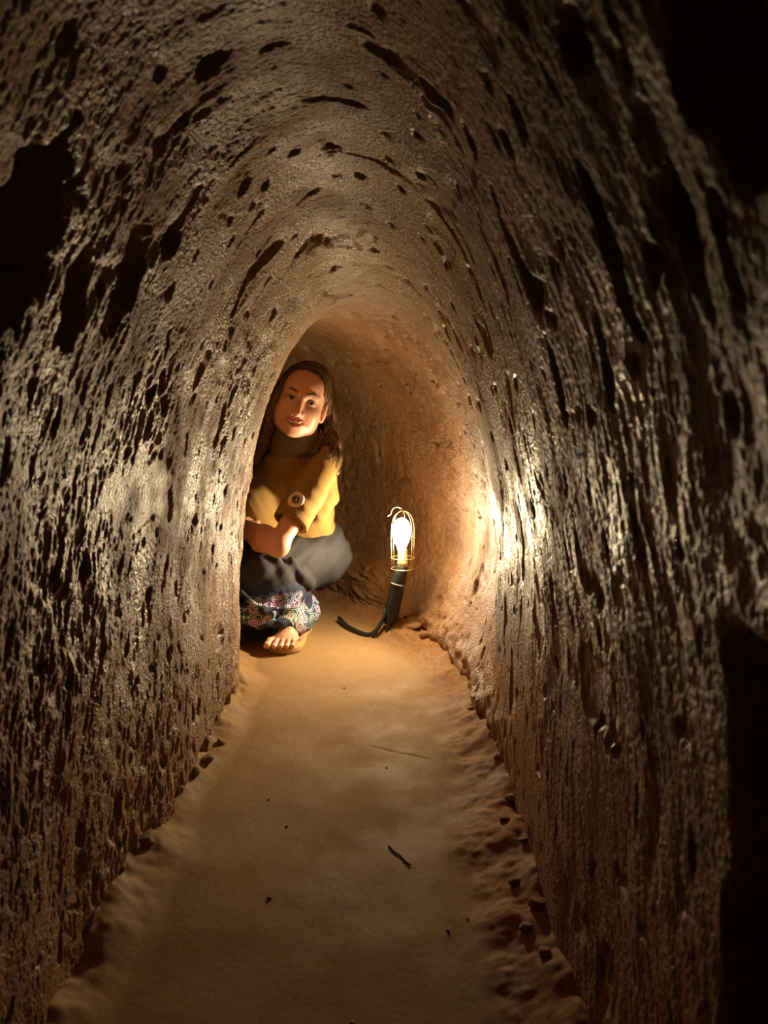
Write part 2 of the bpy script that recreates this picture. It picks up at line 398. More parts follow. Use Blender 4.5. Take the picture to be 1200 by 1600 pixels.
# ------------------------------------------------------------------ signed distance modelling (body, clothes, clods)
class Field:
    def __init__(self, lo, hi, h, far=0.04):
        self.lo = np.array(lo, float); self.h = h; self.far = far
        self.n = np.ceil((np.array(hi) - self.lo) / h).astype(int) + 1
        self.D = np.full(self.n, far, np.float32)
    def box(self, lo, hi):
        i0 = np.clip(np.floor((np.array(lo) - self.lo) / self.h).astype(int), 0, self.n - 1)
        i1 = np.clip(np.ceil((np.array(hi) - self.lo) / self.h).astype(int) + 1, 1, self.n)
        sl = tuple(slice(a, b) for a, b in zip(i0, i1))
        ax = [(self.lo[k] + self.h * np.arange(i0[k], i1[k])).astype(np.float32) for k in range(3)]
        return sl, ax[0][:, None, None], ax[1][None, :, None], ax[2][None, None, :]
    def union(self, sl, d, k):
        D = self.D[sl]
        if k > 0:
            h = np.clip(0.5 + 0.5 * (D - d) / k, 0, 1); self.D[sl] = D * (1 - h) + d * h - k * h * (1 - h)
        else: self.D[sl] = np.minimum(D, d)
    def cut(self, sl, d, k):
        D = self.D[sl]; d = -d
        if k > 0:
            h = np.clip(0.5 - 0.5 * (D - d) / k, 0, 1); self.D[sl] = D * (1 - h) + d * h + k * h * (1 - h)
        else: self.D[sl] = np.maximum(D, d)
    def capsule(self, a, b, ra, rb=None, k=0.01, cut=False):
        rb = ra if rb is None else rb
        a = np.array(a, float); b = np.array(b, float); m = max(ra, rb) + self.far
        sl, X, Y, Z = self.box(np.minimum(a, b) - m, np.maximum(a, b) + m)
        ab = b - a; L = float(ab @ ab) + 1e-12
        px, py, pz = X - a[0], Y - a[1], Z - a[2]
        t = np.clip((px * ab[0] + py * ab[1] + pz * ab[2]) / L, 0, 1)
        d = np.sqrt((px - t * ab[0]) ** 2 + (py - t * ab[1]) ** 2 + (pz - t * ab[2]) ** 2) - (ra + (rb - ra) * t)
        (self.cut if cut else self.union)(sl, d, k)
    def chain(self, pts, rad, k=0.01, cut=False):
        for i in range(len(pts) - 1): self.capsule(pts[i], pts[i + 1], rad[i], rad[i + 1], k, cut)
    def ell(self, c, r, R=None, k=0.01, cut=False):
        c = np.array(c, float); r = np.array(r, float); R = np.eye(3) if R is None else R
        m = np.sqrt((R ** 2) @ (r ** 2)) + self.far
        sl, X, Y, Z = self.box(c - m, c + m)
        px, py, pz = X - c[0], Y - c[1], Z - c[2]
        q = [(px * R[0, i] + py * R[1, i] + pz * R[2, i]) / r[i] for i in range(3)]
        k0 = np.sqrt(q[0] ** 2 + q[1] ** 2 + q[2] ** 2) + 1e-6
        k1 = np.sqrt((q[0] / r[0]) ** 2 + (q[1] / r[1]) ** 2 + (q[2] / r[2]) ** 2) + 1e-6
        (self.cut if cut else self.union)(sl, k0 * (k0 - 1) / k1, k)
    def halfspace(self, p, n, k=0.004):
        """remove everything on the side n points to"""
        sl, X, Y, Z = self.box(self.lo, self.lo + self.n * self.h)
        n = np.array(n, float); n /= np.linalg.norm(n)
        self.cut(sl, -((X - p[0]) * n[0] + (Y - p[1]) * n[1] + (Z - p[2]) * n[2]), k)
    def warp(self, fn):
        sl, X, Y, Z = self.box(self.lo, self.lo + self.n * self.h)
        m = np.abs(self.D) < self.far * 0.95
        i, j, k = np.nonzero(m)
        self.D[i, j, k] += fn(X[i, 0, 0], Y[0, j, 0], Z[0, 0, k]).astype(np.float32)
    def mesh(self):
        D = self.D; ins = D < 0; n = np.array(D.shape) - 1
        cnt = np.zeros(n, np.uint8)
        for a in (0, 1):
            for b in (0, 1):
                for c in (0, 1):
                    cnt += ins[a:n[0] + a, b:n[1] + b, c:n[2] + c]
        I, J, K = np.nonzero((cnt > 0) & (cnt < 8))
        acc = np.zeros((len(I), 3)); w = np.zeros(len(I))
        corner = {}
        for a in (0, 1):
            for b in (0, 1):
                for c in (0, 1): corner[a, b, c] = D[I + a, J + b, K + c].astype(np.float64)
        for ax in range(3):
            for u in (0, 1):
                for v in (0, 1):
                    p = [u, v]; p.insert(ax, 0); q = [u, v]; q.insert(ax, 1)
                    d0 = corner[tuple(p)]; d1 = corner[tuple(q)]
                    m = (d0 < 0) != (d1 < 0)
                    t = np.where(m, d0 / np.where(m, d0 - d1, 1), 0)
                    for e in range(3): acc[:, e] += m * (t if e == ax else p[e])
                    w += m
        V = np.stack([I, J, K], 1) + acc / w[:, None]
        V = self.lo + V * self.h
        idx = np.full(n, -1, np.int32); idx[I, J, K] = np.arange(len(I))
        F = []
        for ax in range(3):
            o1, o2 = [(1, 2), (2, 0), (0, 1)][ax]
            s0 = [slice(1, n[e]) for e in range(3)]; s1 = list(s0)
            s0[ax] = slice(0, n[ax]); s1[ax] = slice(1, n[ax] + 1)
            A = ins[tuple(s0)]; B = ins[tuple(s1)]
            E = np.argwhere(A != B)
            if len(E) == 0: continue
            flip = A[tuple(E.T)]
            off = np.array([1, 1, 1]); off[ax] = 0
            E = E + off
            e1 = np.zeros(3, int); e1[o1] = 1; e2 = np.zeros(3, int); e2[o2] = 1
            g = lambda P: idx[P[:, 0], P[:, 1], P[:, 2]]
            q = np.stack([g(E - e1 - e2), g(E - e2), g(E), g(E - e1)], 1)
            q = np.where(flip[:, None], q, q[:, ::-1])
            F.append(q)
        F = np.concatenate(F); F = F[(F >= 0).all(1)]
        return V, F
    def build(self, name, mat, parent=None, smooth_it=0):
        V, F = self.mesh()
        return link_mesh(name, V, F, mat, parent)

def noise3(x, y, z, f, seed):
    return 0.5 * (vnoise(x * f + 3.1 * seed, y * f + z * f * 0.6, seed) + vnoise(z * f - 1.7 * seed, x * f - y * f * 0.7, seed + 5))

# ------------------------------------------------------------------ caged lamp at the foot of the outer wall
lamp = empty('caged_lamp', (0.0152, 2.190, 0.045))
tag(lamp, 'lit bulb in a wire cage on a dark upright handle against the wall', 'lamp')
LO = np.array(lamp.location)
M_RUB = simple_mat('black_rubber', (0.018, 0.022, 0.02), rough=0.45, spec=0.5, noise=0.3, scale=60, bump=0.3)
M_TAPE = simple_mat('grey_tape', (0.16, 0.17, 0.16), rough=0.5)
M_WIRE = simple_mat('brass_wire', (0.62, 0.48, 0.22), rough=0.35, metal=0.85, noise=0.2)
M_SOCK = simple_mat('yellowed_socket', (0.60, 0.45, 0.18), rough=0.4)
def lp(x, y, z): return (x - LO[0], y - LO[1], z - LO[2])
BX, BY, BZ = BULB
ax0 = np.array([0.0152, 2.190, 0.050]); ax1 = np.array([0.0575, 2.205, 0.236])
def along(f): return ax0 + (ax1 - ax0) * f
hp = [along(f) for f in np.linspace(0, 1, 15)]
hr = [0.016, 0.019, 0.021, 0.022, 0.0225, 0.0225, 0.022, 0.0215, 0.0215, 0.021, 0.0205, 0.020, 0.019, 0.0175, 0.015]
tube('handle', [lp(*p) for p in hp], hr, M_RUB, lamp, 16)
tube('tape_band', [lp(*along(f)) for f in (0.64, 0.655, 0.67)], [0.0222, 0.0226, 0.0222], M_TAPE, lamp, 16)
tube('cable', [lp(*p) for p in smooth_path([along(0.16) + (-0.016, -0.006, 0), (-0.010, 2.182, 0.056), (-0.026, 2.186, 0.030), (-0.052, 2.205, 0.014), (-0.11, 2.29, 0.012), (-0.15, 2.40, 0.012)], 30)], 0.0065, M_RUB, lamp, 8)
tube('cable', [lp(*p) for p in smooth_path([along(0.10) + (0.004, -0.016, 0), (0.013, 2.170, 0.052), (0.008, 2.165, 0.034), (0.014, 2.168, 0.018)], 16)], 0.0036, M_RUB, lamp, 8)
tube('cable', [lp(*p) for p in smooth_path([along(0.25) + (-0.02, -0.004, 0), (-0.004, 2.176, 0.070), (-0.018, 2.170, 0.040), (-0.036, 2.176, 0.016)], 16)], 0.0046, M_RUB, lamp, 8)
up = np.array([0.0, 0.0, 1.0])
cx = np.array([BX + 0.002, BY])
tube('socket', [lp(BX + 0.003, BY, BZ + z) for z in (-0.105, -0.090, -0.087, -0.054, -0.050)], [0.0165, 0.0165, 0.0145, 0.0145, 0.012], M_SOCK, lamp, 16)
# bulb: lathe, lamp glass
m_bulb, nt, b_ = new_mat('lit_bulb')
em = N(nt, 'ShaderNodeEmission'); em.inputs['Color'].default_value = (1.0, 0.77, 0.46, 1)
ge = N(nt, 'ShaderNodeNewGeometry'); dt = N(nt, 'ShaderNodeVectorMath', operation='DOT_PRODUCT')
dt.inputs[1].default_value = Vector((-0.62, -0.74, 0.24)).normalized()
nt.links.new(ge.outputs['Normal'], dt.inputs[0])
mr = N(nt, 'ShaderNodeMapRange', interpolation_type='SMOOTHSTEP')
mr.inputs['From Min'].default_value = -0.05; mr.inputs['From Max'].default_value = 1.0
mr.inputs['To Min'].default_value = 0.03 * BULB_POWER; mr.inputs['To Max'].default_value = BULB_POWER    # back facets dimmed, added to keep the wall behind from washing out
nt.links.new(dt.outputs['Value'], mr.inputs['Value']); nt.links.new(mr.outputs[0], em.inputs['Strength'])
nt.links.new(em.outputs[0], nt.nodes['Material Output'].inputs['Surface'])
prof = [(0.0115, -0.055), (0.0135, -0.045), (0.020, -0.030), (0.0255, -0.012), (0.0275, 0.004), (0.0265, 0.018), (0.021, 0.033), (0.012, 0.042), (0.0, 0.0455)]
V, F = [], []; SEG = 16
for r, z in prof:
    for k in range(SEG): V.append(lp(BX + r * math.cos(2 * math.pi * k / SEG), BY + r * math.sin(2 * math.pi * k / SEG), BZ + z))
for i in range(len(prof) - 1):
    for k in range(SEG): F.append((i * SEG + k, i * SEG + (k + 1) % SEG, (i + 1) * SEG + (k + 1) % SEG, (i + 1) * SEG + k))
link_mesh('bulb', V, F, m_bulb, lamp)
def ring(r, z, n=28, dx=0.0): return [lp(BX + 0.003 + dx + r * math.cos(2 * math.pi * k / n), BY + r * math.sin(2 * math.pi * k / n), z) for k in range(n)]
tube('cage_ring', ring(0.034, BZ - 0.110), 0.0015, M_WIRE, lamp, 6, closed=True)
tube('cage_ring', ring(0.0355, BZ - 0.077), 0.0015, M_WIRE, lamp, 6, closed=True)
tube('cage_ring', ring(0.0365, BZ - 0.017), 0.0009, M_WIRE, lamp, 6, closed=True)
for k in range(6):
    a = 2 * math.pi * (k + 0.3) / 6
    pts = []
    for (r, z) in [(0.034, -0.112), (0.0355, -0.077), (0.037, -0.027), (0.036, 0.018), (0.028, 0.049), (0.012, 0.064), (0.002, 0.067)]:
        pts.append(lp(BX + 0.003 + r * math.cos(a), BY + r * math.sin(a), BZ + z))
    tube('cage_bar', smooth_path(pts, 20), 0.0011, M_WIRE, lamp, 6)
hk = [(0, 0, 0.067), (-0.004, 0, 0.075), (-0.016, -0.004, 0.079), (-0.028, -0.004, 0.072), (-0.034, -0.004, 0.057), (-0.044, -0.004, 0.051)]
tube('hook', [lp(BX + p[0], BY + p[1], BZ + p[2]) for p in smooth_path(hk, 24)], 0.0017, M_WIRE, lamp, 6)

# ------------------------------------------------------------------ person squatting round the bend
person = empty('person', (-0.262, 2.27, 0.0))
tag(person, 'smiling person with long dark hair squatting in a mustard top and patterned trousers', 'person')
PO = np.array(person.location)
def part(field, name, mat, parent=None):
    V, F = field.mesh()
    o = link_mesh(name, V - PO, F, mat, person if parent is None else parent)
    return o

def skin_mat():
    m, nt, b = new_mat('skin'); L = nt.links
    tc = N(nt, 'ShaderNodeTexCoord'); n = N(nt, 'ShaderNodeTexNoise', i_Scale=28.0, i_Detail=3.0)
    L.new(tc.outputs['Object'], n.inputs['Vector'])
    r = ramp(nt, [(0.3, (0.56, 0.30, 0.20)), (0.7, (0.64, 0.36, 0.245))])
    L.new(n.outputs['Fac'], r.inputs['Fac']); L.new(r.outputs['Color'], b.inputs['Base Color'])
    b.inputs['Roughness'].default_value = 0.45; b.inputs['Specular IOR Level'].default_value = 0.4
    b.inputs['Subsurface Weight'].default_value = 0.12; b.inputs['Subsurface Radius'].default_value = (0.012, 0.005, 0.003)
    b.inputs['Subsurface Scale'].default_value = 0.4
    return m
M_SKIN = skin_mat()
def hair_mat():
    m, nt, b = new_mat('dark_brown_hair'); L = nt.links
    tc = N(nt, 'ShaderNodeTexCoord'); mp = N(nt, 'ShaderNodeMapping'); mp.inputs['Scale'].default_value = (260, 260, 14); mp.inputs['Rotation'].default_value = (0, math.radians(-8), 0)
    L.new(tc.outputs['Object'], mp.inputs['Vector'])
    n = N(nt, 'ShaderNodeTexNoise', i_Scale=1.0, i_Detail=3.0, i_Roughness=0.6); L.new(mp.outputs['Vector'], n.inputs['Vector'])
    r = ramp(nt, [(0.38, (0.020, 0.010, 0.005)), (0.50, (0.085, 0.040, 0.018)), (0.64, (0.24, 0.125, 0.052))])
    L.new(n.outputs['Fac'], r.inputs['Fac']); L.new(r.outputs['Color'], b.inputs['Base Color'])
    bp = N(nt, 'ShaderNodeBump', i_Strength=0.8, i_Distance=0.003); L.new(n.outputs['Fac'], bp.inputs['Height']); L.new(bp.outputs['Normal'], b.inputs['Normal'])
    b.inputs['Roughness'].default_value = 0.38; b.inputs['Specular IOR Level'].default_value = 0.6
    return m
M_HAIR = hair_mat()
M_EYE = simple_mat('eye_white', (0.62, 0.55, 0.50), rough=0.25, spec=0.5)
M_IRIS = simple_mat('dark_iris', (0.012, 0.007, 0.005), rough=0.12, spec=0.6)
M_LIP = simple_mat('lip', (0.42, 0.13, 0.10), rough=0.35, spec=0.5)
M_TEETH = simple_mat('teeth', (0.75, 0.68, 0.58), rough=0.25, spec=0.5)
M_NAIL = simple_mat('toenail', (0.72, 0.48, 0.40), rough=0.3, spec=0.5)

# landmarks
nrm = lambda v: np.array(v, float) / np.linalg.norm(v)
FW = nrm((-0.70, -0.71, 0)); LF = nrm((0.71, -0.70, 0))                # way the chest faces, and its left
HIPC = np.array([-0.238, 2.43, 0.225])
LHIP, RHIP = HIPC + LF * 0.075, HIPC - LF * 0.085
LSH, RSH = np.array([-0.177, 2.250, 0.545]), np.array([-0.395, 2.395, 0.550])
NECK = np.array([-0.268, 2.275, 0.582])
LEL, LWR = np.array([-0.300, 2.064, 0.318]), np.array([-0.452, 2.215, 0.357])
REL, RWR = np.array([-0.530, 2.455, 0.340]), np.array([-0.485, 2.265, 0.375])
LKN, LAN = np.array([-0.385, 2.130, 0.235]), np.array([-0.264, 2.265, 0.085])
RKN, RAN = np.array([-0.500, 2.360, 0.285]), np.array([-0.430, 2.455, 0.085])
# head frame
HC = W(470.5, 626, 2.235)
h_fw = nrm((0.09, -1.0, -0.03)); h_rx = nrm(np.cross((0, 0, 1), h_fw)); h_up = np.cross(h_fw, h_rx)
ro = math.radians(16)
h_rx, h_up = h_rx * math.cos(ro) - h_up * math.sin(ro), h_up * math.cos(ro) + h_rx * math.sin(ro)
HR = np.stack([h_rx, h_fw, h_up], 1)                                   # local (right in view, forward, up)
HS = 0.985
def hd(x, f, z): return HC + HR @ (np.array([x, f, z]) * HS)

B = Field((-0.64, 1.99, -0.005), (-0.09, 2.60, 0.875), 0.0026, far=0.03)
# head
B.ell(hd(0, -0.018, 0.028), np.array((0.072, 0.090, 0.083)) * HS, HR, 0.0)
B.ell(hd(0, 0.022, -0.030), np.array((0.062, 0.062, 0.078)) * HS, HR, 0.03)
B.ell(hd(0, 0.040, 0.040), np.array((0.056, 0.044, 0.048)) * HS, HR, 0.02)       # forehead
B.ell(hd(0, 0.056, -0.092), np.array((0.025, 0.020, 0.016)) * HS, HR, 0.022)
B.ell(hd(0, 0.028, -0.074), np.array((0.046, 0.046, 0.028)) * HS, HR, 0.02)     # chin
for sx in (-1, 1):
    B.ell(hd(sx * 0.038, 0.054, -0.028), np.array((0.024, 0.022, 0.022)) * HS, HR, 0.018)   # cheek
    B.ell(hd(sx * 0.042, 0.022, -0.058), np.array((0.018, 0.032, 0.028)) * HS, HR, 0.03)    # jaw
    B.ell(hd(sx * 0.031, 0.090, 0.004), np.array((0.019, 0.014, 0.013)) * HS, HR, 0.010, cut=True)   # socket
    B.ell(hd(sx * 0.031, 0.066, 0.003), np.array((0.0155, 0.0135, 0.0125)) * HS, HR, 0.004)  # lids
    B.ell(hd(sx * 0.031, 0.082, 0.002), np.array((0.0135, 0.016, 0.0042)) * HS, HR, 0.0015, cut=True)
    B.capsule(hd(sx * 0.012, 0.080, 0.019), hd(sx * 0.046, 0.064, 0.021), 0.008, 0.006, 0.012)       # brow ridge
B.capsule(hd(0, 0.078, 0.010), hd(0, 0.101, -0.037), 0.0065, 0.0112, 0.008)      # nose
for sx in (-1, 1): B.ell(hd(sx * 0.0125, 0.089, -0.040), np.array((0.0085, 0.010, 0.0075)) * HS, HR, 0.006)
for sx in (-1, 1): B.ell(hd(sx * 0.006, 0.094, -0.049), np.array((0.003, 0.006, 0.003)) * HS, HR, 0.002, cut=True)
B.ell(hd(0, 0.070, -0.066), np.array((0.032, 0.020, 0.020)) * HS, HR, 0.012)     # muzzle
for sx in (-1, 1):
    B.capsule(hd(sx * 0.021, 0.085, -0.040), hd(sx * 0.035, 0.074, -0.062), 0.003, 0.003, 0.006, cut=True)   # smile fold
for (a_, b_2) in (((-0.026, 0.082, -0.057), (-0.012, 0.093, -0.064)), ((-0.012, 0.093, -0.064), (0.012, 0.093, -0.064)), ((0.012, 0.093, -0.064), (0.026, 0.082, -0.057))):
    B.capsule(hd(*a_), hd(*b_2), 0.0068, 0.0068, 0.003, cut=True)               # open mouth
for sx in (-1, 1):                                                              # ears
    B.ell(hd(sx * 0.077, -0.002, -0.014), np.array((0.009, 0.017, 0.030)) * HS, HR, 0.006)
    B.ell(hd(sx * 0.085, 0.002, -0.008), np.array((0.006, 0.009, 0.016)) * HS, HR, 0.004, cut=True)
    B.ell(hd(sx * 0.075, 0.004, -0.041), np.array((0.007, 0.008, 0.009)) * HS, HR, 0.005)
# neck, trunk
B.chain([hd(0, -0.018, -0.05), (HC + NECK) / 2 + (0, 0.02, -0.035), NECK, NECK * 0.7 + HIPC * 0.3], [0.052, 0.047, 0.052, 0.085], 0.03)
B.chain([NECK * 0.75 + HIPC * 0.25, NECK * 0.4 + HIPC * 0.6, HIPC], [0.080, 0.075, 0.070], 0.03)
B.capsule(LSH, RSH, 0.034, 0.034, 0.02)
# left arm
B.chain([LSH, LSH * 0.5 + LEL * 0.5, LEL], [0.036, 0.036, 0.027], 0.015)
B.chain([LEL + (0, -0.002, -0.003), LEL * 0.68 + LWR * 0.32 + (0, 0, -0.002), LWR], [0.032, 0.037, 0.023], 0.02)
B.chain([RSH, RSH * 0.5 + REL * 0.5, REL], [0.036, 0.036, 0.027], 0.015)
B.chain([REL, REL * 0.68 + RWR * 0.32, RWR], [0.032, 0.037, 0.023], 0.02)
def hand(field, wr, d, pn, thumb):
    """palm along d, palm normal pn, five curled fingers"""
    d = nrm(d); pn = nrm(np.array(pn) - d * np.dot(pn, d)); sd = np.cross(d, pn) * thumb
    R = np.stack([d, sd, pn], 1)
    field.ell(wr + d * 0.045, (0.048, 0.037, 0.015), R, 0.012)
    for i, (o, L) in enumerate([(0.026, 0.066), (0.009, 0.074), (-0.009, 0.069), (-0.026, 0.054)]):
        p0 = wr + d * 0.078 + sd * o; p1 = p0 + d * L * 0.45 + pn * L * 0.12; p2 = p1 + d * L * 0.24 + pn * L * 0.24; p3 = p2 + d * L * 0.05 + pn * L * 0.26
        field.chain([p0 - d * 0.02, p0, p1, p2, p3], [0.009, 0.0095, 0.0085, 0.0078, 0.0068], 0.004)
    t0 = wr + d * 0.022 + sd * 0.026
    field.chain([t0, t0 + d * 0.026 + sd * 0.022 + pn * 0.012, t0 + d * 0.052 + sd * 0.026 + pn * 0.024], [0.013, 0.0105, 0.008], 0.006)
hand(B, LWR, (-0.55, 0.62, -0.12), (0.1, 0.1, -1), 1)
hand(B, RWR, (0.62, -0.42, -0.10), (0, 0.1, -1), -1)
# legs
B.chain([LHIP, LKN], [0.060, 0.050], 0.03); B.chain([RHIP, RKN], [0.060, 0.050], 0.03)
B.chain([LKN, LKN * 0.6 + LAN * 0.4 + (0.0, 0.015, 0), LAN], [0.048, 0.047, 0.033], 0.02)
B.chain([RKN, RKN * 0.6 + RAN * 0.4 + (0.0, 0.015, 0), RAN], [0.048, 0.047, 0.033], 0.02)
NAILS = []
def foot(field, ankle, toe_mid, inner, nails):
    """toes at toe_mid, big toe on the side of inner"""
    d = np.array([toe_mid[0] - ankle[0], toe_mid[1] - ankle[1], 0]); d = nrm(d); sd = nrm(np.array(inner) - d * np.dot(inner, d))
    up = np.array([0, 0, 1.0]); z0 = 0.018
    heel = np.array([ankle[0], ankle[1], 0]) - d * 0.035 + up * (z0 + 0.026)
    ball = np.array([toe_mid[0], toe_mid[1], 0]) - d * 0.045 + up * (z0 + 0.014)
    R = np.stack([sd, d, up], 1)
    field.ell(heel, (0.028, 0.034, 0.028), R, 0.01)
    field.chain([heel, ankle], [0.026, 0.033], 0.025)
    field.chain([ankle, ball + up * 0.018 - d * 0.03, ball + up * 0.002], [0.032, 0.024, 0.016], 0.02)
    field.chain([heel - up * 0.006, ball - up * 0.002], [0.024, 0.018], 0.02)
    field.ell(ball + up * 0.002, (0.041, 0.036, 0.0145), R, 0.015)
    for i, (o, L, r) in enumerate([(0.033, 0.046, 0.0105), (0.0135, 0.047, 0.0082), (-0.003, 0.043, 0.0078), (-0.018, 0.037, 0.0074), (-0.032, 0.029, 0.0072)]):
        b0 = ball + sd * o * 0.95 + d * 0.012; m_ = ball + sd * o * 1.05 + d * (0.014 + L * 0.55) + up * 0.004; e = ball + sd * o * 1.08 + d * (0.014 + L) - up * (0.014 - r)
        field.chain([b0, m_, e], [r * 1.05, r * 0.95, r], 0.0035)
        if nails: NAILS.append((e + up * r * 0.72 + d * r * 0.3, r, R))
TOE = np.array([-0.297, 2.058, 0.0])
foot(B, LAN, TOE, (-1, 0, 0), True)
foot(B, RAN, np.array([-0.515, 2.275, 0]), (0.7, -0.7, 0), False)
body = part(B, 'body', M_SKIN); del B
for (p, r, R) in NAILS:
    f = Field(p - 0.02, p + 0.02, 0.0011, 0.01); f.ell(p, (r * 0.68, r * 0.62, r * 0.38), R, 0)
    part(f, 'toenail', M_NAIL, body)
# eyes, brows, mouth
for sx in (-1, 1):
    f = Field(hd(sx * 0.031, 0.066, 0.002) - 0.02, hd(sx * 0.031, 0.066, 0.002) + 0.02, 0.0012, 0.01)
    f.ell(hd(sx * 0.031, 0.0655, 0.002), np.array((0.0135, 0.0115, 0.0105)) * HS, HR, 0); e = part(f, 'eye', M_EYE, body)
    f = Field(hd(sx * 0.031, 0.076, 0.002) - 0.012, hd(sx * 0.031, 0.076, 0.002) + 0.012, 0.0008, 0.006)
    f.ell(hd(sx * 0.031 + 0.0015, 0.0752, 0.002), np.array((0.0058, 0.0032, 0.0058)) * HS, HR, 0); part(f, 'iris', M_IRIS, body)
    V, F = tube_arrays(smooth_path([hd(sx * 0.0165, 0.0765, 0.002), hd(sx * 0.024, 0.0800, 0.0065), hd(sx * 0.033, 0.0800, 0.0075), hd(sx * 0.041, 0.0765, 0.005), hd(sx * 0.047, 0.0710, 0.001)], 16), 0.0012, 6)
    link_mesh('eyelashes', np.array([tuple(v) for v in V]) - PO, np.array(F), M_HAIR, body)
    f = Field(hd(sx * 0.031, 0.078, 0.022) - 0.035, hd(sx * 0.031, 0.078, 0.022) + 0.035, 0.0014, 0.01)
    pts = [hd(sx * 0.012, 0.0868, 0.0195), hd(sx * 0.024, 0.0845, 0.0255), hd(sx * 0.037, 0.0765, 0.0285), hd(sx * 0.049, 0.0655, 0.0225)]
    f.chain(pts, [0.0026, 0.0034, 0.0028, 0.0012], 0.002); part(f, 'eyebrow', M_HAIR, body)
mc = hd(0, 0.083, -0.064)
f = Field(mc - 0.04, mc + 0.04, 0.0012, 0.008)
f.chain([hd(-0.027, 0.0795, -0.0565), hd(-0.013, 0.0885, -0.0580), hd(0, 0.0910, -0.0595), hd(0.013, 0.0885, -0.0580), hd(0.027, 0.0795, -0.0565)], [0.0018, 0.0030, 0.0030, 0.0030, 0.0018], 0.002)
f.chain([hd(-0.027, 0.0790, -0.0575), hd(-0.015, 0.0880, -0.0715), hd(0, 0.0905, -0.0765), hd(0.015, 0.0880, -0.0715), hd(0.027, 0.0790, -0.0575)], [0.0018, 0.0036, 0.0044, 0.0036, 0.0018], 0.002)
part(f, 'lips', M_LIP, body)
f = Field(mc - 0.04, mc + 0.04, 0.0012, 0.008)
f.chain([hd(-0.022, 0.0775, -0.0600), hd(-0.011, 0.0845, -0.0635), hd(0.011, 0.0845, -0.0635), hd(0.022, 0.0775, -0.0600)], [0.0042, 0.0058, 0.0058, 0.0042], 0.001)
part(f, 'teeth', M_TEETH, body)

# hair: cap, locks, strands
Hf = Field(HC - (0.19, 0.16, 0.27), HC + (0.16, 0.17, 0.14), 0.003, 0.03)
Hf.ell(hd(0.002, -0.022, 0.032), np.array((0.079, 0.099, 0.087)) * HS, HR, 0)
Hf.ell(hd(-0.006, 0.105, -0.030), np.array((0.058, 0.080, 0.090)) * HS, HR, 0.010, cut=True)     # face opening
Hf.ell(hd(0.012, 0.088, 0.048), np.array((0.026, 0.036, 0.024)) * HS, HR, 0.010, cut=True)       # lifted at the parting
Hf.ell(hd(0.060, 0.060, -0.03), np.array((0.04, 0.055, 0.06)) * HS, HR, 0.008, cut=True)         # keeps the ear free
lk = lambda *p: [W(*q) for q in p]
Hf.chain([hd(-0.058, 0.035, 0.045), hd(-0.072, 0.020, 0.0), hd(-0.076, 0.010, -0.05), hd(-0.078, -0.005, -0.10), hd(-0.082, -0.02, -0.155), hd(-0.088, -0.03, -0.21)], [0.014, 0.016, 0.018, 0.022, 0.024, 0.018], 0.02)
Hf.chain([hd(-0.055, -0.03, 0.0), hd(-0.062, -0.045, -0.08), hd(-0.066, -0.05, -0.16)], [0.035, 0.035, 0.028], 0.02)
Hf.chain([hd(0.03, -0.06, -0.02), hd(0.03, -0.075, -0.10), hd(0.0, -0.085, -0.18)], [0.05, 0.045, 0.04], 0.03)
Hf.chain([hd(0.066, -0.040, 0.02)] + lk((514, 645, 2.29), (517, 672, 2.290), (521, 694, 2.265), (524, 716, 2.245), (526, 738, 2.240)), [0.025, 0.020, 0.018, 0.020, 0.018, 0.009], 0.02)
Hf.chain(lk((514, 668, 2.285), (505, 687, 2.250), (490, 706, 2.215), (468, 724, 2.185)), [0.014, 0.014, 0.013, 0.007], 0.012)
Hf.ell(hd(0.088, 0.016, -0.020), np.array((0.030, 0.034, 0.040)) * HS, HR, 0.006, cut=True)
def hair_rough(x, y, z):
    q = (np.stack([x, y, z], -1) - HC) @ HR
    a = np.arctan2(q[:, 1], q[:, 0])
    return 0.0022 * vnoise(a * 22, q[:, 2] * 9 + 2, 211) + 0.0012 * vnoise(a * 55, q[:, 2] * 12, 213)
Hf.warp(hair_rough)
hv, hf_ = Hf.mesh()
HVs, HFs = [hv - PO], [hf_]; nvert = len(hv)
rs = random.Random(4)
def strand(pts, r):
    global nvert
    P = smooth_path(pts, 18); n = len(P)
    V, F = tube_arrays(P, [r * (1 - 0.75 * (i / (n - 1)) ** 2) for i in range(n)], 4, caps=False)
    HVs.append(np.array([tuple(v) for v in V]) - PO); HFs.append(np.array(F) + nvert); nvert += len(V)
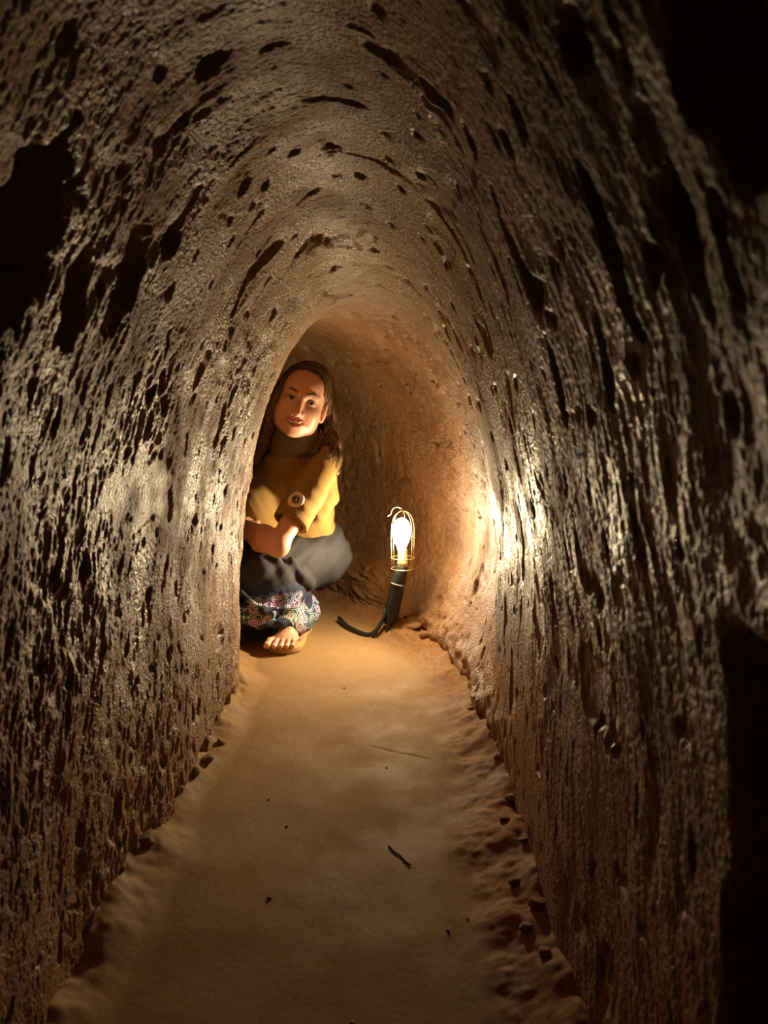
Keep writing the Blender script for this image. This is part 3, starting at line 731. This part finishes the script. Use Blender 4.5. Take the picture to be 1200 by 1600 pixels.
for i in range(190):                                                   # over the crown, parting to ears
    sgn = -1 if rs.random() < 0.5 else 1; f0 = rs.uniform(-0.09, 0.055 if sgn < 0 else 0.045)
    w = math.sqrt(max(0.05, 1 - ((f0 + 0.022) / 0.103) ** 2))
    pts = []
    for an in (-6, 22, 46, 68, 90):
        a = math.radians(an); R_ = 1.012 + rs.uniform(0, 0.02)
        pts.append(hd(0.012 + sgn * 0.081 * w * math.sin(a) * R_ * (1 if sgn < 0 else 0.88), f0 - 0.0008 * an * 0.35, 0.032 + 0.091 * w * math.cos(a) * R_))
    if sgn > 0 and f0 > -0.02: pts = pts[:4] + [hd(0.077, f0 * 0.4 - 0.012, 0.026), hd(0.083, -0.028, -0.002), hd(0.082, -0.034, -0.05)]
    elif sgn > 0: pts += [W(514 + rs.uniform(-5, 7), 650, 2.285 - 0.02 * rs.random()), W(518 + rs.uniform(-6, 6), 680, 2.268), W(522 + rs.uniform(-8, 8), 702, 2.235), W(523 + rs.uniform(-9, 9), 715 + rs.uniform(0, 28), 2.212)]
    else: pts += [hd(-0.086 - rs.uniform(-0.004, 0.012), rs.uniform(-0.02, 0.03), -0.06), hd(-0.092 - rs.uniform(-0.01, 0.016), rs.uniform(-0.03, 0.02), -0.13 - rs.uniform(0, 0.07))]
    strand(pts, rs.uniform(0.0010, 0.0019))
for i in range(40):
    j = lambda a: rs.uniform(-a, a)
    strand([hd(0.078, -0.055 + j(0.008), -0.03 + j(0.02)), W(514 + j(4), 668, 2.275), W(504 + j(6), 686 + j(6), 2.235 + j(0.006)), W(489 + j(7), 706 + j(8), 2.200), W(466 + j(14), 724 + j(12), 2.172)], 0.0011)
for i in range(12):                                                    # loose ends on the shoulder
    j = lambda a: rs.uniform(-a, a)
    strand([W(520 + j(4), 690, 2.24), W(521 + j(6), 710 + j(6), 2.215), W(514 + j(8), 718 + j(8), 2.195), W(506 + j(8), 718 + j(10), 2.188)], 0.0011)
hair = link_mesh('hair', np.concatenate(HVs), np.concatenate(HFs), M_HAIR, person)

# top
def knit_mat():
    m, nt, b = new_mat('mustard_knit'); L = nt.links
    tc = N(nt, 'ShaderNodeTexCoord'); mp = N(nt, 'ShaderNodeMapping')
    mp.inputs['Rotation'].default_value = (0, math.radians(-31), 0)
    L.new(tc.outputs['Object'], mp.inputs['Vector'])
    w = N(nt, 'ShaderNodeTexWave', i_Scale=85.0, i_Distortion=0.6, i_Detail=1.0); w.bands_direction = 'X'
    L.new(mp.outputs['Vector'], w.inputs['Vector'])
    r = ramp(nt, [(0.2, (0.23, 0.140, 0.044)), (0.8, (0.32, 0.200, 0.062))])
    L.new(w.outputs['Fac'], r.inputs['Fac']); L.new(r.outputs['Color'], b.inputs['Base Color'])
    bp = N(nt, 'ShaderNodeBump', i_Strength=0.6, i_Distance=0.0015); L.new(w.outputs['Fac'], bp.inputs['Height']); L.new(bp.outputs['Normal'], b.inputs['Normal'])
    b.inputs['Roughness'].default_value = 0.85; b.inputs['Specular IOR Level'].default_value = 0.15
    return m
M_KNIT = knit_mat()
S_ = Field((-0.62, 2.00, 0.16), (-0.08, 2.62, 0.72), 0.0034, 0.03)
mid = (LSH + RSH) / 2
RT = np.stack([LF, FW, (0, 0, 1)], 1)
S_.ell(mid * 0.8 + HIPC * 0.2 + FW * 0.01, (0.135, 0.092, 0.110), RT, 0)
S_.ell(mid * 0.45 + HIPC * 0.55 + (-0.012, 0, 0), (0.122, 0.098, 0.125), RT, 0.04)
S_.ell(HIPC + (-0.015, -0.005, 0.07), (0.112, 0.100, 0.05), RT, 0.03)
S_.chain([LSH + (-0.008, 0.004, -0.004), RSH], [0.048, 0.052], 0.03)
S_.chain([NECK + (0, 0, -0.03), NECK], [0.10, 0.068], 0.04)
S_.chain([RSH + (0.03, -0.03, -0.03), (-0.400, 2.310, 0.42), (-0.385, 2.300, 0.33)], [0.06, 0.070, 0.065], 0.04)
for (a, e) in ((LSH, LEL), (RSH, REL)):
    S_.chain([a, a * 0.6 + e * 0.4, a * 0.27 + e * 0.73], [0.047, 0.051, 0.054], 0.018)
# bunched cloth of the back under the sleeve
S_.chain([W(508, 735, 2.28), W(510, 775, 2.29), W(500, 798, 2.27)], [0.035, 0.034, 0.026], 0.025)
S_.chain([W(514, 772, 2.275), W(503, 786, 2.262), W(494, 797, 2.250)], [0.008, 0.012, 0.010], 0.008)
S_.chain([W(518, 784, 2.285), W(508, 795, 2.265), W(498, 803, 2.255)], [0.008, 0.011, 0.008], 0.007)
# sleeve mouths, hollow so that the arm shows
for (a, e) in ((LSH, LEL), (RSH, REL)):
    d = nrm(e - a); m_ = a * 0.24 + e * 0.76
    S_.capsule(m_ - d * 0.012, m_ + d * 0.10, 0.0405, 0.043, 0.002, cut=True)
    sl, X, Y, Z = S_.box(np.minimum(m_, e) - 0.085, np.maximum(m_, e) + 0.085)
    q = (X - m_[0]) * d[0] + (Y - m_[1]) * d[1] + (Z - m_[2]) * d[2]
    rad = np.sqrt(np.maximum(0, (X - m_[0]) ** 2 + (Y - m_[1]) ** 2 + (Z - m_[2]) ** 2 - q ** 2))
    S_.cut(sl, np.maximum(-q, rad - 0.072), 0.003)
S_.capsule(NECK + (0, 0, 0.03), NECK + (0, -0.02, 0.12), 0.056, 0.058, 0.004, cut=True)
def shirt_folds(x, y, z):
    a = x * 0.8 + z * 0.45; b = y * 0.7 + z * 0.7
    return 0.0035 * vnoise(a * 26 + 2.0 * vnoise(b * 9, a * 9, 2), b * 9, 301) + 0.0018 * vnoise(a * 60, b * 20 + 5, 303)
S_.warp(shirt_folds)
shirt = part(S_, 'shirt', M_KNIT)
# olive neck warmer
M_SCARF = simple_mat('olive_knit', (0.15, 0.125, 0.085), rough=0.9, spec=0.1, noise=0.15, bump=0.4, bscale=300)
Cf = Field(NECK - 0.13, NECK + (0.13, 0.13, 0.16), 0.0032, 0.03)
up_n = (HC - NECK); up_n = nrm(up_n + np.array((0, 0, 0.05)))
c0 = NECK + (-0.002, -0.008, 0.012)
Cf.chain([c0 + (0.0, -0.010, -0.028), c0 + up_n * 0.02, c0 + up_n * 0.058], [0.077, 0.066, 0.057], 0.02)
Cf.capsule(c0 + up_n * 0.058, c0 + up_n * 0.16, 0.0525, 0.056, 0.004, cut=True)
Cf.halfspace(c0 + up_n * 0.084, up_n)
Cf.warp(lambda x, y, z: 0.0032 * vnoise(x * 14 + 3, z * 55 + y * 20 + x * 30, 321))
part(Cf, 'neck_warmer', M_SCARF)

# round badge on the sleeve, draped over the shirt surface
M_BW = simple_mat('badge_cream', (0.72, 0.62, 0.50), rough=0.6); M_BD = simple_mat('badge_dark', (0.03, 0.035, 0.04), rough=0.6)
bv = BVHTree.FromPolygons([v.co + Vector(PO) for v in shirt.data.vertices], [tuple(p.vertices) for p in shirt.data.polygons])
camp = Vector((0, 0, CAM_H)); bd = Vector(W(462.5, 780.5, 2.0))
hit, hn, _i, _d = bv.ray_cast(camp, (bd - camp).normalized(), 4.0)
hn = ((camp - hit).normalized() * 0.6 + hn * 0.4).normalized()
bxv = (Vector((1, 0, 0)) - hn * hn.x).normalized(); byv = hn.cross(bxv)
def badge_piece(name, outline_r, lift, mat, parent, cx=0.0, cy=0.0, rin=None, shape=None):
    V, F = [], []; n = 40; rings = 5
    for ir in range(rings + 1):
        for k in range(n):
            a = 2 * math.pi * k / n; ro_ = outline_r * (shape(a) if shape else 1.0); ri = (rin or 0.0)
            r = ri + (ro_ - ri) * ir / rings
            p = hit + bxv * (cx + r * math.cos(a)) + byv * (cy + r * math.sin(a))
            q, _n, _k, _e = bv.ray_cast(p + hn * 0.04, -hn, 0.1)
            if q is None: q = p
            V.append(q + hn * lift - Vector(PO))
    for ir in range(rings):
        for k in range(n): F.append((ir * n + k, (ir + 1) * n + k, (ir + 1) * n + (k + 1) % n, ir * n + (k + 1) % n))
    o = link_mesh(name, [tuple(v) for v in V], np.array(F), mat, parent)
    md = o.modifiers.new('thickness', 'SOLIDIFY'); md.thickness = 0.0012; md.offset = -1
    return o
bdg = badge_piece('badge', 0.0245, 0.0016, M_BW, shirt)
badge_piece('emblem', 0.0128, 0.0024, M_BD, shirt, rin=0.0105)
badge_piece('emblem', 0.0098, 0.0024, M_BD, shirt, shape=lambda a: 0.88 + 0.28 * max(0, math.cos(a - math.radians(140))) ** 6)
badge_piece('emblem', 0.0038, 0.0031, M_BW, shirt, cx=0.001, cy=-0.002, shape=lambda a: 0.75 + 0.6 * max(0, math.cos(a - math.radians(60))) ** 4)

# charcoal long skirt of the tunic over hips and thighs
M_CHAR = simple_mat('charcoal_cloth', (0.030, 0.029, 0.034), rough=0.8, spec=0.25, noise=0.2, scale=20, bump=0.3, bscale=400)
T_ = Field((-0.62, 2.02, 0.05), (-0.08, 2.63, 0.42), 0.0036, 0.03)
T_.ell(HIPC + (-0.010, 0.0, 0.030), (0.125, 0.105, 0.115), RT, 0)
T_.ell(HIPC + LF * 0.030 - FW * 0.0 + (-0.01, 0, -0.03), (0.085, 0.100, 0.090), RT, 0.03)
T_.ell(HIPC - LF * 0.05 - FW * 0.0 + (-0.01, 0, -0.03), (0.085, 0.100, 0.090), RT, 0.03)
T_.chain([LHIP + (-0.01, 0, 0.0), LHIP * 0.5 + LKN * 0.5 + (0, 0, -0.005), LKN + (0.012, 0.012, -0.002)], [0.086, 0.078, 0.069], 0.03)
T_.chain([LKN + (0.02, 0.012, -0.01), LKN * 0.62 + LAN * 0.38 + (0.012, -0.012, 0.012)], [0.066, 0.064], 0.02)
T_.chain([RHIP, RHIP * 0.5 + RKN * 0.5, RKN + (0.02, 0.02, 0)], [0.095, 0.080, 0.062], 0.04)
T_.chain([W(505, 890, 2.33), W(470, 912, 2.27), W(440, 905, 2.19)], [0.045, 0.034, 0.030], 0.03)     # hanging fold
T_.chain([W(432, 868, 2.10), W(444, 900, 2.13), W(462, 922, 2.19)], [0.006, 0.008, 0.008], 0.030)
T_.chain([W(455, 872, 2.13), W(472, 900, 2.17), W(486, 915, 2.22)], [0.005, 0.007, 0.006], 0.030)
T_.chain([W(405, 872, 2.09), W(410, 890, 2.09), W(425, 915, 2.12)], [0.005, 0.008, 0.006], 0.030)
def skirt_folds(x, y, z):
    a = (x + 0.215) * 0.75 - (z - 0.25) * 0.75; b = (x + 0.215) * 0.6 + z
    return 0.007 * vnoise(a * 17 + 5 * y, b * 4, 331) + 0.003 * vnoise(a * 40, b * 9, 333)
T_.warp(skirt_folds)
part(T_, 'skirt', M_CHAR)

# patterned loose trousers
def print_mat():
    m, nt, b = new_mat('patterned_print'); L = nt.links
    tc = N(nt, 'ShaderNodeTexCoord')
    no = N(nt, 'ShaderNodeTexNoise', i_Scale=30.0, i_Detail=2.0); L.new(tc.outputs['Object'], no.inputs['Vector'])
    mx = N(nt, 'ShaderNodeVectorMath', operation='MULTIPLY_ADD'); mx.inputs[1].default_value = (0.012, 0.012, 0.012)
    L.new(no.outputs['Color'], mx.inputs[0]); L.new(tc.outputs['Object'], mx.inputs[2])
    v = N(nt, 'ShaderNodeTexVoronoi', i_Scale=33.0); L.new(mx.outputs[0], v.inputs['Vector'])
    rg = N(nt, 'ShaderNodeMath', operation='MULTIPLY'); rg.inputs[1].default_value = 0.85; L.new(v.outputs['Distance'], rg.inputs[0])
    # ring colours: light centre, dark line, petals, navy ground
    r = ramp(nt, [(0.0, (0.55, 0.45, 0.50)), (0.10, (0.05, 0.05, 0.14)), (0.20, (0.62, 0.60, 0.55)), (0.27, (0.22, 0.12, 0.32)), (0.36, (0.62, 0.62, 0.56)), (0.42, (0.05, 0.06, 0.10)), (0.52, (0.35, 0.50, 0.52)), (0.58, (0.03, 0.035, 0.06))])
    r.color_ramp.interpolation = 'CONSTANT'; L.new(rg.outputs[0], r.inputs['Fac'])
    hs = N(nt, 'ShaderNodeMix', data_type='RGBA', blend_type='MULTIPLY'); hs.inputs['Factor'].default_value = 0.55
    L.new(r.outputs['Color'], hs.inputs['A']); 
    cr = ramp(nt, [(0.0, (0.5, 0.75, 1.0)), (0.3, (1.0, 0.55, 0.75)), (0.5, (1.0, 0.9, 0.55)), (0.7, (0.55, 1.0, 0.9)), (0.85, (0.8, 0.6, 1.0))]); cr.color_ramp.interpolation = 'CONSTANT'
    sp = N(nt, 'ShaderNodeSeparateColor'); L.new(v.outputs['Color'], sp.inputs['Color']); L.new(sp.outputs[0], cr.inputs['Fac']); L.new(cr.outputs['Color'], hs.inputs['B'])
    # plain navy bands between the printed borders
    w = N(nt, 'ShaderNodeTexNoise', i_Scale=9.0, i_Detail=0.0); L.new(tc.outputs['Object'], w.inputs['Vector'])
    mk = ramp(nt, [(0.44, (0, 0, 0)), (0.46, (1, 1, 1))]); L.new(w.outputs['Fac'], mk.inputs['Fac'])
    fin = N(nt, 'ShaderNodeMix', data_type='RGBA'); fin.inputs['A'].default_value = (0.022, 0.026, 0.050, 1)
    sz = N(nt, 'ShaderNodeSeparateXYZ'); L.new(mx.outputs[0], sz.inputs[0])
    zb = N(nt, 'ShaderNodeMapRange'); zb.inputs['From Min'].default_value = 0.172; zb.inputs['From Max'].default_value = 0.155; L.new(sz.outputs['Z'], zb.inputs['Value'])
    mm = N(nt, 'ShaderNodeMath', operation='MULTIPLY'); L.new(mk.outputs['Color'], mm.inputs[0]); L.new(zb.outputs[0], mm.inputs[1])
    L.new(mm.outputs[0], fin.inputs['Factor']); L.new(hs.outputs['Result'], fin.inputs['B'])
    L.new(fin.outputs['Result'], b.inputs['Base Color'])
    b.inputs['Roughness'].default_value = 0.75; b.inputs['Specular IOR Level'].default_value = 0.2
    return m
M_PRINT = print_mat()
P_ = Field((-0.60, 2.02, 0.01), (-0.14, 2.60, 0.34), 0.003, 0.03)
P_.chain([LKN + (0, 0, -0.01), LKN * 0.5 + LAN * 0.5 + (0.005, -0.01, -0.005), LAN + (0, -0.005, 0.0)], [0.064, 0.074, 0.056], 0.02)
P_.ell(LAN + (-0.022, -0.070, -0.022), (0.062, 0.085, 0.046), None, 0.025)
P_.ell(LAN + (0.008, 0.0, -0.020), (0.052, 0.07, 0.050), None, 0.025)
P_.chain([RKN + (0, 0, -0.01), RKN * 0.5 + RAN * 0.5, RAN], [0.064, 0.074, 0.056], 0.02)
P_.ell(RAN + (-0.03, -0.05, -0.022), (0.07, 0.075, 0.046), None, 0.025)
P_.ell(W(398, 958, 2.105), (0.060, 0.045, 0.036), None, 0.03)
P_.chain([W(372, 950, 2.08), W(405, 976, 2.08), W(440, 975, 2.10), W(470, 958, 2.16)], [0.008, 0.009, 0.008, 0.007], 0.018)   # rolled hem
P_.chain([W(376, 925, 2.06), W(412, 955, 2.06), W(450, 948, 2.10)], [0.007, 0.008, 0.006], 0.018)
P_.warp(lambda x, y, z: 0.004 * vnoise(x * 30 + z * 22, z * 30 - x * 8 + y * 6, 341) + 0.0015 * vnoise(x * 70, z * 70, 342))
P_.ell(TOE + (0, 0.004, 0.02), (0.055, 0.045, 0.03), None, 0.004, cut=True)
sl, X, Y, Z = P_.box(P_.lo, P_.lo + P_.n * P_.h); P_.cut(sl, Z - 0.028 + 0 * X + 0 * Y, 0.003)
part(P_, 'trousers', M_PRINT)

# sandals
M_SOLE = simple_mat('tan_sole', (0.50, 0.30, 0.11), rough=0.6); M_STRAP = simple_mat('violet_strap', (0.20, 0.10, 0.18), rough=0.6)
def sandal(ankle, toe, inner, main):
    d = nrm((toe[0] - ankle[0], toe[1] - ankle[1], 0)); sd = nrm(np.array(inner) - d * np.dot(inner, d))
    heel = np.array([ankle[0], ankle[1], 0]) - d * 0.045; tip = np.array([toe[0], toe[1], 0]) + d * 0.006
    f = Field(np.minimum(heel, tip) - (0.08, 0.08, 0.02), np.maximum(heel, tip) + (0.08, 0.08, 0.04), 0.0025, 0.02)
    L = np.linalg.norm(tip - heel); R = np.stack([sd, d, (0, 0, 1)], 1)
    sl, X, Y, Z = f.box(f.lo, f.lo + f.n * f.h)
    u = (X - heel[0]) * d[0] + (Y - heel[1]) * d[1]; v = (X - heel[0]) * sd[0] + (Y - heel[1]) * sd[1]
    t = np.clip(u / L, 0, 1)
    hw = 0.034 + 0.016 * sstep(0.25, 0.75, t) ; uu = np.clip(u, 0.034, L - 0.05)
    pl = np.sqrt((u - uu) ** 2 + v ** 2) - hw
    f.union(sl, np.maximum(pl, np.abs(Z - 0.0105) - 0.0085), 0.0)
    so = part(f, 'sandal', M_SOLE)
    b0 = tip - d * 0.052 + np.array((0, 0, 0.045))
    t0 = tip - d * 0.045 + sd * 0.022
    V, F = tube_arrays(smooth_path([t0 + (0, 0, 0.012), t0 + (0, 0, 0.038) - d * 0.004, b0 - d * 0.04 + sd * 0.018 + (0, 0, 0.006)], 12), 0.0038, 8)
    link_mesh('strap', np.array([tuple(q) for q in V]) - PO, np.array(F), M_STRAP, so)
    V, F = tube_arrays(smooth_path([t0 + (0, 0, 0.036), t0 - sd * 0.035 - d * 0.02 + (0, 0, 0.036), t0 - sd * 0.064 - d * 0.05 + (0, 0, 0.012)], 12), 0.0038, 8)
    link_mesh('strap', np.array([tuple(q) for q in V]) - PO, np.array(F), M_STRAP, so)
sandal(LAN, TOE, (-1, 0, 0), True)
sandal(RAN, np.array([-0.515, 2.275, 0]), (0.7, -0.7, 0), False)

# ------------------------------------------------------------------ loose clods, pebbles and a twig on the floor
def floor_sx(px, py):
    """path coordinates of the floor point seen at a photo pixel"""
    a = W(px, py, 1.0); d = a - np.array([0, 0, CAM_H]); t = -(CAM_H - 0.012) / d[2]; p = np.array([0, 0, CAM_H]) + d * t
    best = None
    ss = np.linspace(0.2, 3.0, 1401); x_, y_, tx_, ty_ = path(ss)
    along_ = (p[0] - x_) * tx_ + (p[1] - y_) * ty_; i = int(np.abs(along_ + 10 * (np.hypot(p[0] - x_, p[1] - y_) > 0.5)).argmin())
    return ss[i], (p[0] - x_[i]) * ty_[i] - (p[1] - y_[i]) * tx_[i]
def floor_pt(s, x):
    x_, y_, tx_, ty_ = path(s)
    return Vector((float(x_ + ty_ * x), float(y_ - tx_ * x), float(floor_h(np.array([s]), np.array([x]))[0])))
CLODS = []
for k in range(5):
    bm = bmesh.new(); bmesh.ops.create_icosphere(bm, subdivisions=3, radius=1.0)
    r_ = np.random.RandomState(40 + k)
    cuts = [(nrm(r_.normal(size=3)), r_.uniform(0.55, 0.85)) for _ in range(9)]
    for v in bm.verts:
        p = np.array(v.co)
        for (n_, o_) in cuts:
            e_ = p @ n_ - o_
            if e_ > 0: p = p - n_ * e_ * 0.9
        q = p * 2.2 + k * 7
        p = p * (1 + 0.10 * float(vnoise(np.array([q[0] + q[2]]), np.array([q[1] - q[2] * 0.7]), 401 + k)[0]))
        v.co = p
    me = bpy.data.meshes.new('clay_clod'); bm.to_mesh(me); bm.free()
    for p in me.polygons: p.use_smooth = True
    me.materials.append(MAT_CLOD); CLODS.append(me)
def clod(px, py, size, label, group, sink=0.36, name='clay_clod', mat=None, cat='clod'):
    s_, x_ = floor_sx(px, py)
    p = floor_pt(s_, x_)
    me = CLODS[rs.randrange(5)]
    if mat: me = me.copy(); me.materials.clear(); me.materials.append(mat)
    o = bpy.data.objects.new(name, me); COL.objects.link(o)
    sz = size * rs.uniform(0.85, 1.15)
    o.scale = (sz * rs.uniform(0.8, 1.3), sz * rs.uniform(0.8, 1.3), sz * rs.uniform(0.6, 0.9))
    o.rotation_euler = (rs.uniform(-0.3, 0.3), rs.uniform(-0.3, 0.3), rs.uniform(0, 6.28))
    o.location = p + Vector((0, 0, o.scale.z * (1 - 2 * sink) * 0.8))
    tag(o, label, cat, group)
ORD = ['nearest', 'second nearest', 'third nearest', 'fourth nearest', 'fifth nearest', 'sixth nearest', 'seventh nearest', 'eighth nearest', 'ninth nearest', 'tenth nearest', 'eleventh nearest', 'farthest']
lefts = [(140, 1462, 0.017), (168, 1418, 0.012), (182, 1388, 0.015), (212, 1346, 0.010), (228, 1330, 0.016), (247, 1290, 0.011), (262, 1268, 0.015), (303, 1215, 0.013), (322, 1192, 0.015), (345, 1160, 0.012)]
for k, (px_, py_, z_) in enumerate(lefts):
    w_ = 'farthest from' if k == len(lefts) - 1 else ORD[k] + ' to'
    clod(px_, py_, z_, 'clay clod along the foot of the left wall, %s the camera' % w_, 'clods along the left wall')
rights = [(852, 1515, 0.016), (822, 1470, 0.010), (836, 1438, 0.013), (806, 1392, 0.012), (818, 1340, 0.013), (788, 1300, 0.010), (800, 1262, 0.014), (780, 1205, 0.012), (764, 1165, 0.011), (735, 1115, 0.010)]
for k, (px_, py_, z_) in enumerate(rights):
    w_ = 'farthest from' if k == len(rights) - 1 else ORD[k] + ' to'
    clod(px_, py_, z_ * 0.8, 'clay clod on the crumbled bank of the right wall, %s the camera' % w_, 'clods along the right wall', sink=0.42)
for (px_, py_, z_, l_) in [(634, 988, 0.016, 'clay clod beside the lamp handle, nearest to the handle'), (648, 997, 0.019, 'largest clay clod beside the foot of the caged lamp'), (664, 1006, 0.015, 'clay clod beside the caged lamp, farthest right of the heap')]:
    clod(px_, py_, z_, l_, 'clods beside the lamp')
M_PEB = simple_mat('dark_pebble', (0.07, 0.045, 0.028), rough=0.7, noise=0.3)
pebs = [(551, 1588, 0.0030), (700, 1444, 0.0028), (731, 1427, 0.0022), (421, 1391, 0.0032), (448, 1278, 0.0022), (420, 1239, 0.0024), (604, 1193, 0.0022), (538, 1067, 0.0024)]
for k, (px_, py_, z_) in enumerate(pebs):
    w_ = 'farthest from' if k == len(pebs) - 1 else ORD[k] + ' to'
    clod(px_, py_, z_, 'tiny dark pebble on the packed earth floor, %s the camera' % w_, 'pebbles on the floor', sink=0.2, name='pebble', mat=M_PEB, cat='pebble')
M_TWIG = simple_mat('dry_twig', (0.06, 0.035, 0.02), rough=0.8)
tw = [floor_pt(*floor_sx(a, b)) + Vector((0, 0, 0.0016)) for a, b in ((607, 1311), (616, 1322), (626, 1329), (634, 1338), (641, 1343))]
t0 = tw[0].copy()
two = tube('twig', [Vector(p) - t0 for p in smooth_path(tw, 12)], 0.0013, M_TWIG, None, 6)
two.location = t0
tag(two, 'short thin dark twig lying on the earth floor', 'twig')
